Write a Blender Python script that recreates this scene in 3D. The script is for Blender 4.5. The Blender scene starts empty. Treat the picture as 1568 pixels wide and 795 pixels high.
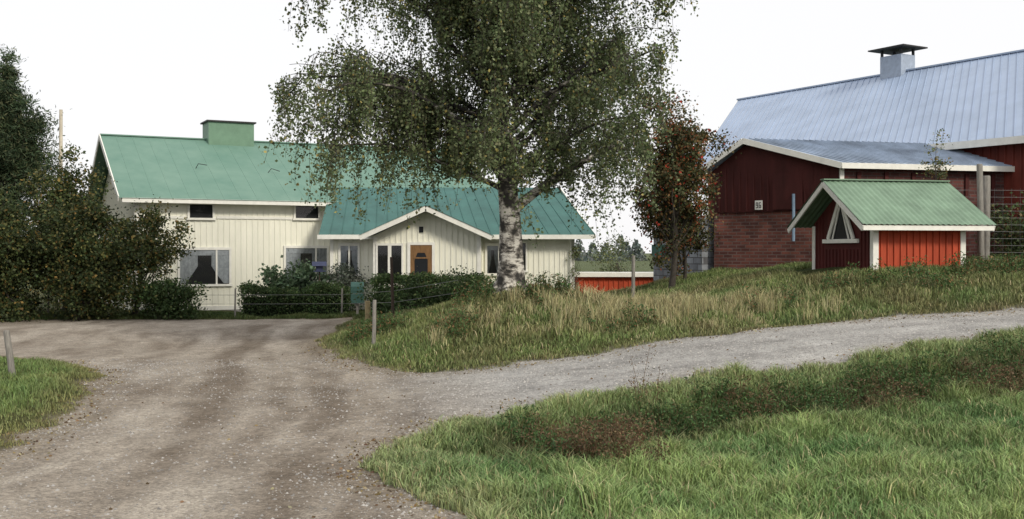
import bpy, math, random
import numpy as np
from mathutils import Vector
random.seed(7); R=np.random.RandomState(11)
scene=bpy.context.scene
# ---------------------------------------------------------------- helpers
def link(o,parent=None):
    scene.collection.objects.link(o)
    if parent: o.parent=parent
    return o
def empty(name):
    e=bpy.data.objects.new(name,None); e.empty_display_size=0.3
    return link(e)
class MB:
    def __init__(s): s.v=[]; s.f=[]
    def poly(s,pts):
        n=len(s.v); s.v+= [tuple(p) for p in pts]; s.f.append(tuple(range(n,n+len(pts))))
    def hexa(s,c):
        n=len(s.v); s.v+=[tuple(p) for p in c]
        for q in ((0,3,2,1),(4,5,6,7),(0,1,5,4),(1,2,6,5),(2,3,7,6),(3,0,4,7)): s.f.append(tuple(n+i for i in q))
    def box(s,fr,a0,a1,b0,b1,z0,z1):
        s.hexa([fr(a0,b0,z0),fr(a1,b0,z0),fr(a1,b1,z0),fr(a0,b1,z0),fr(a0,b0,z1),fr(a1,b0,z1),fr(a1,b1,z1),fr(a0,b1,z1)])
    def beam(s,p,q,w,h):
        p=np.array(p,float);q=np.array(q,float);d=q-p;d/=np.linalg.norm(d)
        up=np.array([0,0,1.]) if abs(d[2])<.99 else np.array([0,1.,0])
        sd=np.cross(d,up);sd/=np.linalg.norm(sd);u=np.cross(sd,d)
        c=[]
        for e in (p,q):
            c+=[e-sd*w/2-u*h/2,e+sd*w/2-u*h/2,e+sd*w/2+u*h/2,e-sd*w/2+u*h/2]
        s.hexa(c)
    def tube(s,pts,rad,n=6):
        pts=np.array(pts,float);m=len(pts);b=len(s.v)
        for i in range(m):
            d=pts[min(i+1,m-1)]-pts[max(i-1,0)];d/=np.linalg.norm(d)+1e-9
            a=np.cross(d,[0.3,1,0.1] if abs(d[1])<.9 else [1,0,0]);a/=np.linalg.norm(a);c=np.cross(d,a)
            for k in range(n):
                t=2*math.pi*k/n; s.v.append(tuple(pts[i]+rad[i]*(a*math.cos(t)+c*math.sin(t))))
        for i in range(m-1):
            for k in range(n):
                k2=(k+1)%n; s.f.append((b+i*n+k,b+i*n+k2,b+(i+1)*n+k2,b+(i+1)*n+k))
        s.f.append(tuple(b+(m-1)*n+k for k in range(n)))
    def obj(s,name,mat,parent=None,smooth=False,bevel=0):
        me=bpy.data.meshes.new(name); me.from_pydata(s.v,[],s.f); me.materials.append(mat)
        if smooth: me.polygons.foreach_set('use_smooth',[True]*len(me.polygons))
        me.update(); o=bpy.data.objects.new(name,me)
        if bevel:
            b=o.modifiers.new('b','BEVEL'); b.width=bevel; b.segments=1
        return link(o,parent)
def npmesh(name,V,loops,starts,totals,mat,col=None,parent=None,smooth=False):
    me=bpy.data.meshes.new(name)
    me.vertices.add(len(V)); me.vertices.foreach_set('co',np.ascontiguousarray(V,dtype=np.float32).ravel())
    me.loops.add(len(loops)); me.loops.foreach_set('vertex_index',np.ascontiguousarray(loops,dtype=np.int32))
    me.polygons.add(len(starts)); me.polygons.foreach_set('loop_start',np.ascontiguousarray(starts,dtype=np.int32))
    try: me.polygons.foreach_set('loop_total',np.ascontiguousarray(totals,dtype=np.int32))
    except Exception: pass
    me.materials.append(mat); me.update(calc_edges=True); me.validate()
    if smooth: me.polygons.foreach_set('use_smooth',[True]*len(me.polygons))
    if col is not None:
        a=me.attributes.new('col','FLOAT_COLOR','POINT')
        c4=np.ones((len(V),4),np.float32); c4[:,:3]=col; a.data.foreach_set('color',c4.ravel())
    o=bpy.data.objects.new(name,me); return link(o,parent)
def frame(O,ang):
    c,s=math.cos(math.radians(ang)),math.sin(math.radians(ang))
    return lambda a,b,z:(O[0]+a*c-b*s,O[1]+a*s+b*c,z)
def vn(x,y,s,seed=0):
    x=np.asarray(x)/s+seed*13.37;y=np.asarray(y)/s+seed*7.77
    i=np.floor(x);j=np.floor(y);fx=x-i;fy=y-j;fx=fx*fx*(3-2*fx);fy=fy*fy*(3-2*fy)
    h=lambda a,b:(lambda q:q-np.floor(q))(np.sin(a*127.1+b*311.7)*43758.5453)
    return (h(i,j)*(1-fx)+h(i+1,j)*fx)*(1-fy)+(h(i,j+1)*(1-fx)+h(i+1,j+1)*fx)*fy
# ---------------------------------------------------------------- materials
def nodes(name):
    m=bpy.data.materials.new(name); m.use_nodes=True; nt=m.node_tree
    return m,nt,nt.nodes,nt.links,nt.nodes['Principled BSDF']
def mat(name,c,rough=.7,scale=6,amt=.25,bump=.0,bscale=40,c2=None,stretch=None,metal=0,spec=.3):
    m,nt,N,L,B=nodes(name)
    tc=N.new('ShaderNodeTexCoord'); src=tc.outputs['Object']
    if stretch:
        mp=N.new('ShaderNodeMapping'); mp.inputs['Scale'].default_value=stretch; L.new(src,mp.inputs[0]); src=mp.outputs[0]
    n=N.new('ShaderNodeTexNoise'); n.inputs['Scale'].default_value=scale; n.inputs['Detail'].default_value=8; n.inputs['Roughness'].default_value=.65
    L.new(src,n.inputs['Vector'])
    r=N.new('ShaderNodeValToRGB'); r.color_ramp.elements[0].position=.3; r.color_ramp.elements[1].position=.7
    c2=c2 or tuple(x*(1-amt) for x in c)
    r.color_ramp.elements[0].color=(*c2,1); r.color_ramp.elements[1].color=(*[min(1,x*(1+amt*.3)) for x in c],1)
    L.new(n.outputs['Fac'],r.inputs[0]); L.new(r.outputs[0],B.inputs['Base Color'])
    B.inputs['Roughness'].default_value=rough; B.inputs['Metallic'].default_value=metal
    B.inputs['Specular IOR Level'].default_value=spec
    if bump:
        n2=N.new('ShaderNodeTexNoise'); n2.inputs['Scale'].default_value=bscale; n2.inputs['Detail'].default_value=4; L.new(src,n2.inputs['Vector'])
        b=N.new('ShaderNodeBump'); b.inputs['Strength'].default_value=bump; b.inputs['Distance'].default_value=.02
        L.new(n2.outputs['Fac'],b.inputs['Height']); L.new(b.outputs[0],B.inputs['Normal'])
    return m
def leafmat(name,trans=.3):
    m,nt,N,L,B=nodes(name)
    a=N.new('ShaderNodeAttribute'); a.attribute_name='col'
    L.new(a.outputs['Color'],B.inputs['Base Color']); B.inputs['Roughness'].default_value=.6; B.inputs['Specular IOR Level'].default_value=.2
    if trans:
        t=N.new('ShaderNodeBsdfTranslucent'); L.new(a.outputs['Color'],t.inputs['Color'])
        mx=N.new('ShaderNodeMixShader'); mx.inputs[0].default_value=trans
        L.new(B.outputs[0],mx.inputs[1]); L.new(t.outputs[0],mx.inputs[2]); L.new(mx.outputs[0],N['Material Output'].inputs[0])
    return m
def groundmat(name,fs,lo,hi,bump,dist):
    m,nt,N,L,B=nodes(name)
    a=N.new('ShaderNodeAttribute'); a.attribute_name='col'; tc=N.new('ShaderNodeTexCoord')
    n=N.new('ShaderNodeTexNoise'); n.inputs['Scale'].default_value=fs; n.inputs['Detail'].default_value=9; n.inputs['Roughness'].default_value=.75; L.new(tc.outputs['Object'],n.inputs['Vector'])
    v=N.new('ShaderNodeTexVoronoi'); v.inputs['Scale'].default_value=38; L.new(tc.outputs['Object'],v.inputs['Vector'])
    mr=N.new('ShaderNodeMapRange'); mr.inputs[1].default_value=.3; mr.inputs[2].default_value=.7; mr.inputs[3].default_value=lo; mr.inputs[4].default_value=hi; L.new(n.outputs['Fac'],mr.inputs[0])
    sv=N.new('ShaderNodeSeparateColor'); L.new(v.outputs['Color'],sv.inputs[0])
    mr2=N.new('ShaderNodeMapRange'); mr2.inputs[3].default_value=.72; mr2.inputs[4].default_value=1.28; L.new(sv.outputs[0],mr2.inputs[0])
    mu=N.new('ShaderNodeMath'); mu.operation='MULTIPLY'; L.new(mr.outputs[0],mu.inputs[0]); L.new(mr2.outputs[0],mu.inputs[1])
    vm=N.new('ShaderNodeVectorMath'); vm.operation='SCALE'; L.new(a.outputs['Color'],vm.inputs[0]); L.new(mu.outputs[0],vm.inputs['Scale'])
    L.new(vm.outputs[0],B.inputs['Base Color']); B.inputs['Roughness'].default_value=.95; B.inputs['Specular IOR Level'].default_value=.1
    ad=N.new('ShaderNodeMath'); ad.operation='SUBTRACT'; L.new(n.outputs['Fac'],ad.inputs[0]); L.new(v.outputs['Distance'],ad.inputs[1])
    b=N.new('ShaderNodeBump'); b.inputs['Strength'].default_value=bump; b.inputs['Distance'].default_value=dist; L.new(ad.outputs[0],b.inputs['Height']); L.new(b.outputs[0],B.inputs['Normal'])
    return m
def brickmat(name,ang,c1,c2,mortar,w,h,ms=.012):
    m,nt,N,L,B=nodes(name)
    tc=N.new('ShaderNodeTexCoord'); d=N.new('ShaderNodeVectorMath'); d.operation='DOT_PRODUCT'
    d.inputs[1].default_value=(math.cos(math.radians(ang)),math.sin(math.radians(ang)),0); L.new(tc.outputs['Object'],d.inputs[0])
    s=N.new('ShaderNodeSeparateXYZ'); L.new(tc.outputs['Object'],s.inputs[0])
    c=N.new('ShaderNodeCombineXYZ'); L.new(d.outputs['Value'],c.inputs[0]); L.new(s.outputs[2],c.inputs[1])
    b=N.new('ShaderNodeTexBrick'); b.inputs['Scale'].default_value=1; b.inputs['Brick Width'].default_value=w; b.inputs['Row Height'].default_value=h
    b.inputs['Mortar Size'].default_value=ms; b.inputs['Mortar Smooth'].default_value=.3; b.inputs['Bias'].default_value=0
    b.inputs['Color1'].default_value=(*c1,1); b.inputs['Color2'].default_value=(*c2,1); b.inputs['Mortar'].default_value=(*mortar,1)
    L.new(c.outputs[0],b.inputs['Vector'])
    n=N.new('ShaderNodeTexNoise'); n.inputs['Scale'].default_value=1.5; n.inputs['Detail'].default_value=6; L.new(tc.outputs['Object'],n.inputs['Vector'])
    mr=N.new('ShaderNodeMapRange'); mr.inputs[1].default_value=.3; mr.inputs[2].default_value=.7; mr.inputs[3].default_value=.55; mr.inputs[4].default_value=1.25; L.new(n.outputs['Fac'],mr.inputs[0])
    vm=N.new('ShaderNodeVectorMath'); vm.operation='SCALE'; L.new(b.outputs['Color'],vm.inputs[0]); L.new(mr.outputs[0],vm.inputs['Scale'])
    L.new(vm.outputs[0],B.inputs['Base Color']); B.inputs['Roughness'].default_value=.9
    bp=N.new('ShaderNodeBump'); bp.invert=True; bp.inputs['Strength'].default_value=.6; bp.inputs['Distance'].default_value=.01; L.new(b.outputs['Fac'],bp.inputs['Height']); L.new(bp.outputs[0],B.inputs['Normal'])
    return m
M_white=mat('offwhite_paint',(.84,.83,.72),.6,2.5,.10,.15,30,stretch=(1,1,.25))
M_trim=mat('white_trim',(.82,.81,.75),.55,5,.14)
M_groof=mat('green_tin',(.15,.25,.20),.6,1.1,.25,.1,12,c2=(.11,.215,.17))
M_gdark=mat('green_tin_old',(.055,.15,.135),.5,1.3,.3,.1,12)
M_chim=mat('green_sheet',(.15,.26,.18),.55,3,.2)
M_dark=mat('dark_cap',(.03,.03,.03),.6)
M_red=mat('falu_red',(.18,.036,.024),.75,3,.4,.2,30,stretch=(1,1,.2))
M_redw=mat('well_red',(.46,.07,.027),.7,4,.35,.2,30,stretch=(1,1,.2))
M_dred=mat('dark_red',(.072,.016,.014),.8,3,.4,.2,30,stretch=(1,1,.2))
M_redw_shade=mat('well_red_shaded',(.10,.020,.018),.8,3,.4,.2,30,stretch=(1,1,.2))  # darker copy of the well red: the gable's shade put into its colour
M_wroof=mat('well_roof_green',(.19,.285,.20),.6,2,.3)
M_blue=mat('blue_tin',(.34,.42,.56),.45,.8,.18,.05,8,spec=.5)
M_blued=mat('blue_tin_b',(.34,.41,.52),.5,1.0,.5,.05,8,spec=.4)
M_found=mat('foundation',(.33,.32,.30),.9,6,.3,.3)
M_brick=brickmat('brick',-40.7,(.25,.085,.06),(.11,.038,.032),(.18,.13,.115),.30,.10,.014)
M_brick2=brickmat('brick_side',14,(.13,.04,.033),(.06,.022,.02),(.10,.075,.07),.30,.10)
M_stone=brickmat('grey_block',-60,(.30,.32,.35),(.19,.20,.23),(.12,.12,.13),.4,.2,.02)
M_int=mat('window_dark',(.012,.014,.018),.4)
M_curt=mat('curtain',(.40,.44,.48),.9,8,.35)
M_wood=mat('door_wood',(.24,.13,.055),.5,5,.4,stretch=(6,6,1))
M_grey=mat('weathered_wood',(.26,.245,.22),.9,12,.45,.4,40,stretch=(3,3,.4))
M_dwood=mat('dark_wood',(.07,.05,.04),.9,12,.4)
M_mbox=mat('mailbox_green',(.05,.12,.10),.5,5,.3)
M_wire=mat('wire',(.16,.16,.16),.5)
M_bark=mat('dark_bark',(.07,.06,.05),.9,10,.5,.5,20)
M_hedge_shade=mat('hedge_shade',(.012,.018,.008),1,10,.5)  # near-black filler colour standing in for shade among the hedge leaves
M_leaf=leafmat('leaf',.25); M_grass=leafmat('grass_blade',0)
m,nt,N,L,B=nodes('window_glass')
g=N.new('ShaderNodeBsdfGlossy'); g.inputs['Roughness'].default_value=.03; tr=N.new('ShaderNodeBsdfTransparent'); fr_=N.new('ShaderNodeFresnel'); mx=N.new('ShaderNodeMixShader')
L.new(fr_.outputs[0],mx.inputs[0]); L.new(tr.outputs[0],mx.inputs[1]); L.new(g.outputs[0],mx.inputs[2]); L.new(mx.outputs[0],N['Material Output'].inputs[0]); M_glass=m
# birch bark
m,nt,N,L,B=nodes('birch_bark'); tc=N.new('ShaderNodeTexCoord'); mp=N.new('ShaderNodeMapping'); mp.inputs['Scale'].default_value=(3,3,8); L.new(tc.outputs['Object'],mp.inputs[0])
n=N.new('ShaderNodeTexNoise'); n.inputs['Scale'].default_value=1.1; n.inputs['Detail'].default_value=7; n.inputs['Roughness'].default_value=.72; L.new(mp.outputs[0],n.inputs['Vector'])
n3=N.new('ShaderNodeTexNoise'); n3.inputs['Scale'].default_value=3.2; n3.inputs['Detail'].default_value=5; L.new(tc.outputs['Object'],n3.inputs['Vector'])
sx=N.new('ShaderNodeSeparateXYZ'); L.new(tc.outputs['Object'],sx.inputs[0])
mr=N.new('ShaderNodeMapRange'); mr.inputs[1].default_value=3.0; mr.inputs[2].default_value=5.6; mr.inputs[3].default_value=0.01; mr.inputs[4].default_value=.14; L.new(sx.outputs[2],mr.inputs[0])
ad=N.new('ShaderNodeMath'); ad.operation='SUBTRACT'; L.new(n.outputs['Fac'],ad.inputs[0]); L.new(mr.outputs[0],ad.inputs[1])
mn=N.new('ShaderNodeMath'); mn.operation='MINIMUM'; L.new(ad.outputs[0],mn.inputs[0]); L.new(n3.outputs['Fac'],mn.inputs[1])
r=N.new('ShaderNodeValToRGB'); e=r.color_ramp.elements; e[0].position=.39; e[0].color=(.02,.018,.015,1); e[1].position=.51; e[1].color=(.60,.57,.51,1)
e2=e.new(.45); e2.color=(.16,.145,.125,1)
L.new(mn.outputs[0],r.inputs[0]); L.new(r.outputs[0],B.inputs['Base Color']); B.inputs['Roughness'].default_value=.8
b=N.new('ShaderNodeBump'); b.inputs['Distance'].default_value=.05; b.inputs['Strength'].default_value=.8; L.new(mn.outputs[0],b.inputs['Height']); L.new(b.outputs[0],B.inputs['Normal']); M_birch=m
# ---------------------------------------------------------------- terrain
CP=[(-3,3,0),(-3,8,0),(-3,12,0),(-6,12,0),(-4,16,0),(-6,20,0),(-4.6,25,0),(-4.8,29,0),(-8,30,0),(-6,37,-.02),(-14,30,0),(-14,20,.02),(-9,18,.05),(-25,20,0),(-20,40,0),(-30,60,0),(-10,45,0),(-14,37,0),
(-1.6,20.2,.02),(-2.7,20.5,0),(-3.7,23.1,0),(-.28,19.7,.12),(1.38,19.95,.3),(2.6,20.3,.48),(5.25,21.2,.75),(7.8,21.3,.93),(10,21.5,1.07),(14,21.8,1.3),
(8.6,18.5,.8),(6.5,17.7,.62),(3.1,16.4,.35),(2.0,15.8,.25),(1.08,15.65,.15),(.14,14.8,.08),(-.69,13.75,.03),(-1.24,12.75,0),(-1.44,11.5,0),(-.77,9.6,0),(-.45,9,0),
(.8,13.6,-.10),(1.7,12.6,-.15),(3.2,14.4,-.08),(5,15,.0),(7,15.8,.12),(9,16.3,.25),(8,12,-.08),(4,10,-.15),(1,10,-.1),(.6,7.5,-.05),(6,8,-.2),(12,12,0),(14,17,.6),(20,15,.4),
(0,25,1.22),(.9,24.6,1.2),(-1.3,24.5,.95),(-1.5,22.2,.5),(.5,22,.62),(2.2,22.5,.76),(4,23.5,.95),(-2.5,23,.3),(-3.4,27,.3),(-2.4,26,.6),(-2,30,.5),(-4,34,.12),(2.3,26,.86),(3.5,27,.9),(4,33,.9),(5.8,34.4,1.45),(9.4,31.3,1.8),(3,31,.75),(1,29,.75),(2.2,40,.4),(-3,38,.15),(2.2,34,.6),
(8.4,25.5,1.74),(9.6,25.3,1.76),(7.2,26.6,1.7),(10.7,26,1.8),(10,30,1.85),(6,28,1.5),(5.7,25,1.27),(12.5,25,1.75),(14,28,1.85),(20,30,1.9),(25,20,1.5),(30,40,2),(15,40,2),
(3,46,.3),(0,55,0),(10,60,.8),(5,80,-.6),(-40,30,0),(40,0,0),(-40,0,0),(0,-20,0),(0,120,-1.2),(70,60,0),(-70,60,-.3),(-60,110,-1),(60,110,-1)]
CP=np.array(CP,float); cc=1.1
def K(ax,ay,bx,by): return np.sqrt((ax[:,None]-bx[None])**2+(ay[:,None]-by[None])**2+cc*cc)
A=K(CP[:,0],CP[:,1],CP[:,0],CP[:,1]); n=len(CP)
Mx=np.zeros((n+1,n+1)); Mx[:n,:n]=A-np.eye(n)*.02; Mx[:n,n]=1; Mx[n,:n]=1
W=np.linalg.solve(Mx,np.append(CP[:,2],0))
ROAD=np.array([(-.1,3),(-.3,8),(-.45,9),(-.77,9.6),(-1.14,10.4),(-1.4,11.5),(-1.24,12.75),(-.69,13.75),(.14,14.8),(1.08,15.5),(2.0,15.85),(3.1,16.4),(6.5,17.7),(8.6,18.5),(14,19.5),(25,20),(25,23),(14,22.3),(10,21.5),(7.8,21.3),(5.25,21.1),(2.6,20.3),(1.38,19.95),(-.28,19.7),(-1.6,20.0),(-2.7,20.7),(-3.7,23.1),(-4.5,26),(-4.7,28.4),(-4.9,33),(-5.3,36.2),(-9,36),(-16,35),(-26,33.5),(-26,24),(-15,23.9),(-10.9,23.4),(-9.25,22.4),(-7.5,19.8),(-6.9,18),(-6.1,15.7),(-5.75,13),(-5.65,12),(-5.3,8),(-5.2,3)],float)
def sdf(x,y):
    x=np.asarray(x,float);y=np.asarray(y,float)
    d=np.full(x.shape,1e9); ins=np.zeros(x.shape,bool)
    P=ROAD;Q=np.roll(ROAD,-1,0)
    for (ax,ay),(bx,by) in zip(P,Q):
        ex,ey=bx-ax,by-ay;t=np.clip(((x-ax)*ex+(y-ay)*ey)/(ex*ex+ey*ey),0,1)
        d=np.minimum(d,(x-ax-t*ex)**2+(y-ay-t*ey)**2)
        if ay!=by: ins^=((ay>y)!=(by>y))&(x<(bx-ax)*(y-ay)/(by-ay)+ax)
    d=np.sqrt(d); d=np.where(ins,-d,d)
    return d+(vn(x,y,.7,3)-.5)*.4+(vn(x,y,.22,4)-.5)*.2
def ditch(x,y,sd):
    f=(y<17.3+.3*x)&(x>-1.6)&(sd>0)
    return np.where(f,np.exp(-((sd-1.5)/.55)**2),0)*np.clip((y-10.8)/1.6,0,1)
def H(x,y,sd=None):
    x=np.asarray(x,float).ravel();y=np.asarray(y,float).ravel(); z=np.empty(len(x))
    for i in range(0,len(x),20000):
        z[i:i+20000]=K(x[i:i+20000],y[i:i+20000],CP[:,0],CP[:,1])@W[:n]+W[n]
    r=np.hypot(x,y); t=np.clip((r-90)/60,0,1); z=z*(1-t)+t*(-1.0)
    if sd is None: sd=sdf(x,y)
    g=np.clip(sd/.5,0,1)
    z+=g*((vn(x,y,1.3,1)-.5)*.16+(vn(x,y,.5,2)-.5)*.07+.02)+(1-g)*((vn(x,y,.9,5)-.5)*.03)-.22*ditch(x,y,sd)
    return z
def h1(x,y): return float(H([x],[y])[0])
def axis(lo,hi,st,far):
    a=list(np.arange(lo,hi+1e-6,st)); s=st;v=a[-1]
    while v<far: s*=1.22; v+=s; a.append(v)
    s=st;v=a[0];pre=[]
    while v>-far*.6: s*=1.22; v-=s; pre.append(v)
    return np.array(pre[::-1]+a)
xs=axis(-13,13,.1,1200); ys=axis(6,38,.11,1500)
X,Y=np.meshgrid(xs,ys); sh=X.shape; X=X.ravel();Y=Y.ravel(); SD=sdf(X,Y); Z=H(X,Y,SD)
def lerp(a,b,t): t=np.clip(t,0,1)[:,None]; return np.array(a)*(1-t)+np.array(b)*t
def curve_lat(x,y,pts):
    pts=np.array(pts,float);best=np.full(x.shape,1e9);lat=np.zeros(x.shape)
    for (ax,ay),(bx,by) in zip(pts[:-1],pts[1:]):
        ex,ey=bx-ax,by-ay;t=np.clip(((x-ax)*ex+(y-ay)*ey)/(ex*ex+ey*ey),0,1)
        dx=x-ax-t*ex;dy=y-ay-t*ey;d=dx*dx+dy*dy;mk=d<best;best=np.where(mk,d,best)
        lat=np.where(mk,(ex*dy-ey*dx)/math.hypot(ex,ey),lat)
    return lat
def groundcol(x,y,sd):
    lm=curve_lat(x,y,[(-2.6,4),(-3,9),(-3.4,14),(-4.1,19),(-5.6,25),(-6.6,31),(-7,38)])
    lb=curve_lat(x,y,[(-3.2,12),(-2.2,15.5),(0,17),(3,18.4),(7,19.4),(14,20.8),(25,21.5)])
    wob=(vn(x,y,2.5,8)-.5)*.7
    l2=lm+wob
    streak=.6*vn(l2,y*.16,.38,14)+.4*vn(l2,y*.22,.16,15)
    trk=np.maximum(np.exp(-((np.abs(l2)-.8)/.42)**2),.7*np.exp(-((l2+2.05)/.3)**2))
    trb=np.exp(-((np.abs(lb+wob)-.7)/.3)**2)
    onb=np.clip((x+2.0+(y-16)*.15)/2.2,0,1)*np.clip((24-y)/2,0,1)
    n1=vn(x,y,1.7,11);n2=vn(x,y,.45,12);n3=vn(x,y,.16,13)
    light=np.clip(.25+.75*(streak-.5)*2*.8+.35*(1-trk)+.35*(n1-.5)+.2*(n2-.5),0,1)
    main=lerp((.168,.138,.108),(.36,.32,.268),light)
    br=lerp((.24,.232,.22),(.42,.41,.39),.35+.35*(1-trb)+.6*(n2-.5)+.4*(n1-.5))
    c=main*(1-onb[:,None])+br*onb[:,None]
    c=c*(.85+.3*n3)[:,None]
    leafy=np.clip((sd+.6+(n2-.5)*.6)/.5,0,1)*(.35+.65*n1)
    c=c*(1-.5*leafy[:,None])+np.array([.14,.11,.065])*.5*leafy[:,None]
    gr=lerp((.045,.06,.02),(.09,.085,.035),vn(x,y,1.2,20)*1.3-.2)
    far=np.clip((y-60)/40,0,1)[:,None]; gr=gr*(1-far)+np.array([.10,.12,.06])*far
    t=np.clip((sd-.0)/.25,0,1)[:,None]
    return c*(1-t)+gr*t
C=groundcol(X,Y,SD)
ny,nx=sh; idx=np.arange(nx*ny).reshape(sh)
F=np.stack([idx[:-1,:-1],idx[:-1,1:],idx[1:,1:],idx[1:,:-1]],-1).reshape(-1,4)
Mg=groundmat('grass_soil',22,.6,1.4,.8,.04); Mr=groundmat('gravel',9,.76,1.22,.8,.02)
npmesh('ground',np.stack([X,Y,Z],1),F.ravel(),np.arange(len(F))*4,np.full(len(F),4),Mg,C,smooth=True)
fm=(SD[F].max(1)<.12); Fr=F[fm]; u,inv=np.unique(Fr.ravel(),return_inverse=True)
npmesh('gravel_road',np.stack([X[u],Y[u],Z[u]+.004],1),inv.ravel(),np.arange(len(Fr))*4,np.full(len(Fr),4),Mr,C[u],smooth=True)
# ---------------------------------------------------------------- grass blades
def blades(name,x,y,h,w,col,lean=.5,parent=None,sd=None):
    n=len(x); z=H(x,y,sd)-.01; az=R.rand(n)*2*math.pi; wd=R.rand(n)*2*math.pi
    l=h*lean*(.2+R.rand(n)); dx=np.cos(az)*l;dy=np.sin(az)*l; cx=np.cos(wd)*w/2;cy=np.sin(wd)*w/2
    V=np.empty((n,5,3)); V[:,0]=np.stack([x-cx,y-cy,z],1);V[:,1]=np.stack([x+cx,y+cy,z],1)
    V[:,2]=np.stack([x+cx*.8+dx*.35,y+cy*.8+dy*.35,z+h*.6],1);V[:,3]=np.stack([x-cx*.8+dx*.35,y-cy*.8+dy*.35,z+h*.6],1)
    V[:,4]=np.stack([x+dx,y+dy,z+h*(1-.3*lean)],1)
    b=np.arange(n)*5; lo=np.stack([b,b+1,b+2,b+3,b+3,b+2,b+4],1).ravel()
    st=np.stack([np.arange(n)*7,np.arange(n)*7+4],1).ravel(); tt=np.tile([4,3],n)
    return npmesh(name,V.reshape(-1,3),lo,st,tt,M_grass,np.repeat(col,5,0),parent)
def scatter(n,x0,x1,y0,y1,smin,clump=.07):
    k=n//6; cx=x0+(x1-x0)*R.rand(k);cy=y0+(y1-y0)*R.rand(k)
    x=np.repeat(cx,9)+R.randn(k*9)*clump;y=np.repeat(cy,9)+R.randn(k*9)*clump
    m=(np.abs(x)<.5*y+.9); x=x[m];y=y[m]; s=sdf(x,y); m=s>smin; return x[m],y[m],s[m]
def jit(c,a=.25): return c*(1+a*(R.rand(len(c),1)*2-1))*(1+.08*(R.rand(len(c),3)*2-1))
# field
x,y,s=scatter(250000,-1.6,12,7.3,19,.0)
m=(y<18.9+.1*x)&~((s>0)&(y>19.2)); m&=~((y>17.5)&(x<5)); x,y,s=x[m],y[m],s[m]
big=vn(x,y,1.6,30);med=vn(x,y,.5,31);sm=vn(x,y,.25,32)
hh=(.05+.07*np.clip(s/.8,0,1)+.14*med*sm*2)*(.5+.9*R.rand(len(x)))
bank=ditch(x,y,s); hh*=1+.7*bank*vn(x,y,.5,33)
c=lerp((.12,.21,.075),(.26,.345,.125),big*1.2-.2+.7*(med-.5)+.45*(sm-.5)+.25*np.clip((11-y)/3,0,1))
c=c*(1-.75*np.clip(bank*(.55+vn(x,y,.7,34)),0,1))[:,None]
br_=(np.clip(vn(x,y,.7,35)*2-.8,0,1)*np.clip(bank+.1,0,1))[:,None]; c=c*(1-.75*br_)+np.array([.12,.085,.05])*.75*br_
yl=(np.clip(vn(x,y,1.0,36)*2-1.15,0,1))[:,None]; c=c*(1-.35*yl)+np.array([.33,.34,.14])*.35*yl
vg=np.clip(1-s/.9,0,1)*.75; c=c*(1-vg[:,None])+np.array([.26,.285,.14])*vg[:,None]
dr=(R.rand(len(x))<.08)[:,None]; c=np.where(dr,np.array([.38,.34,.19])*(1-.5*bank[:,None]),c)
blades('field_grass',x,y,hh,.007+.006*R.rand(len(x)),jit(c,.35),.7,sd=s)
# mound
x,y,s=scatter(220000,-6,18,19.3,37,.0,.1)
m=~((x>6.9)&(x<11)&(y>25.6)&(y<29.2)); x,y,s=x[m],y[m],s[m]
def inbarn(x,y): return (x>4.6)&(y>36.5-.86*(x-5.2))&(y>31)
m=~inbarn(x,y)&~((y>37.3)&(x<2.5)); x,y,s=x[m],y[m],s[m]
straw=np.exp(-((x-3.0)/1.9)**2-((y-23.9)/1.3)**2)*1.1*vn(x,y,.7,41)+.25*np.exp(-((x+.4)/1.0)**2-((y-22.3)/.9)**2)*vn(x,y,.5,48)
dry=np.clip(vn(x,y,1.1,42)*1.5-.5+.4*(vn(x,y,.4,45)-.5),0,1)
c=lerp((.085,.135,.045),(.21,.26,.09),.6*vn(x,y,.7,43)+.4*vn(x,y,.3,46)); 
c=c*(1-.65*dry[:,None])+np.array([.19,.145,.08])*.65*dry[:,None]
st=(R.rand(len(x))<np.clip(straw*.9,0,.45)+.07); c=np.where(st[:,None],np.array([.38,.34,.19]),c)
ed=np.clip(1-s/.5,0,1)[:,None]*.5; c=c*(1-ed)+np.array([.20,.16,.09])*ed
hh=(.05+.06*np.clip(s/.8,0,1)+.12*vn(x,y,.5,44)*vn(x,y,.3,47))*(.5+.9*R.rand(len(x)))*(1+1.2*st*np.clip(straw*2,0,1))
blades('mound_grass',x,y,hh,.011+.008*R.rand(len(x)),jit(c,.35),.6,sd=s)
# tall dry tufts
tx_=np.concatenate([1.2+4.2*R.rand(85),-1.6+9*R.rand(45)]); ty_=np.concatenate([22.4+1.9*R.rand(85),21.4+2.6*R.rand(45)]); K1=len(tx_)
x=np.repeat(tx_,60)+R.randn(K1*60)*.10; y=np.repeat(ty_,60)+R.randn(K1*60)*.10; s=sdf(x,y); m=s>.3; x,y,s=x[m],y[m],s[m]
tn=np.repeat(.4+.6*R.rand(K1),60)[m]
blades('tall_dry_grass',x,y,(.2+.3*R.rand(len(x)))*tn*1.15,.008+.005*R.rand(len(x)),jit(lerp((.20,.20,.09),(.46,.41,.23),R.rand(len(x))),.25),.35,sd=s)
# tufts along field bank
K2=170; tx_=-.6+10*R.rand(K2); ty_=13.2+.42*tx_+R.randn(K2)*.55
x=np.repeat(tx_,60)+R.randn(K2*60)*.07; y=np.repeat(ty_,60)+R.randn(K2*60)*.07; s=sdf(x,y); m=(s>.5); m&=(s<2.6); x,y,s=x[m],y[m],s[m]
tn=np.repeat(R.rand(K2),60)[m]
blades('rank_grass',x,y,(.12+.16*R.rand(len(x)))*(.6+.6*tn),.008+.005*R.rand(len(x)),jit(lerp((.05,.09,.03),(.22,.24,.11),tn*1.2-.25),.3),.55,sd=s)
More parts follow.
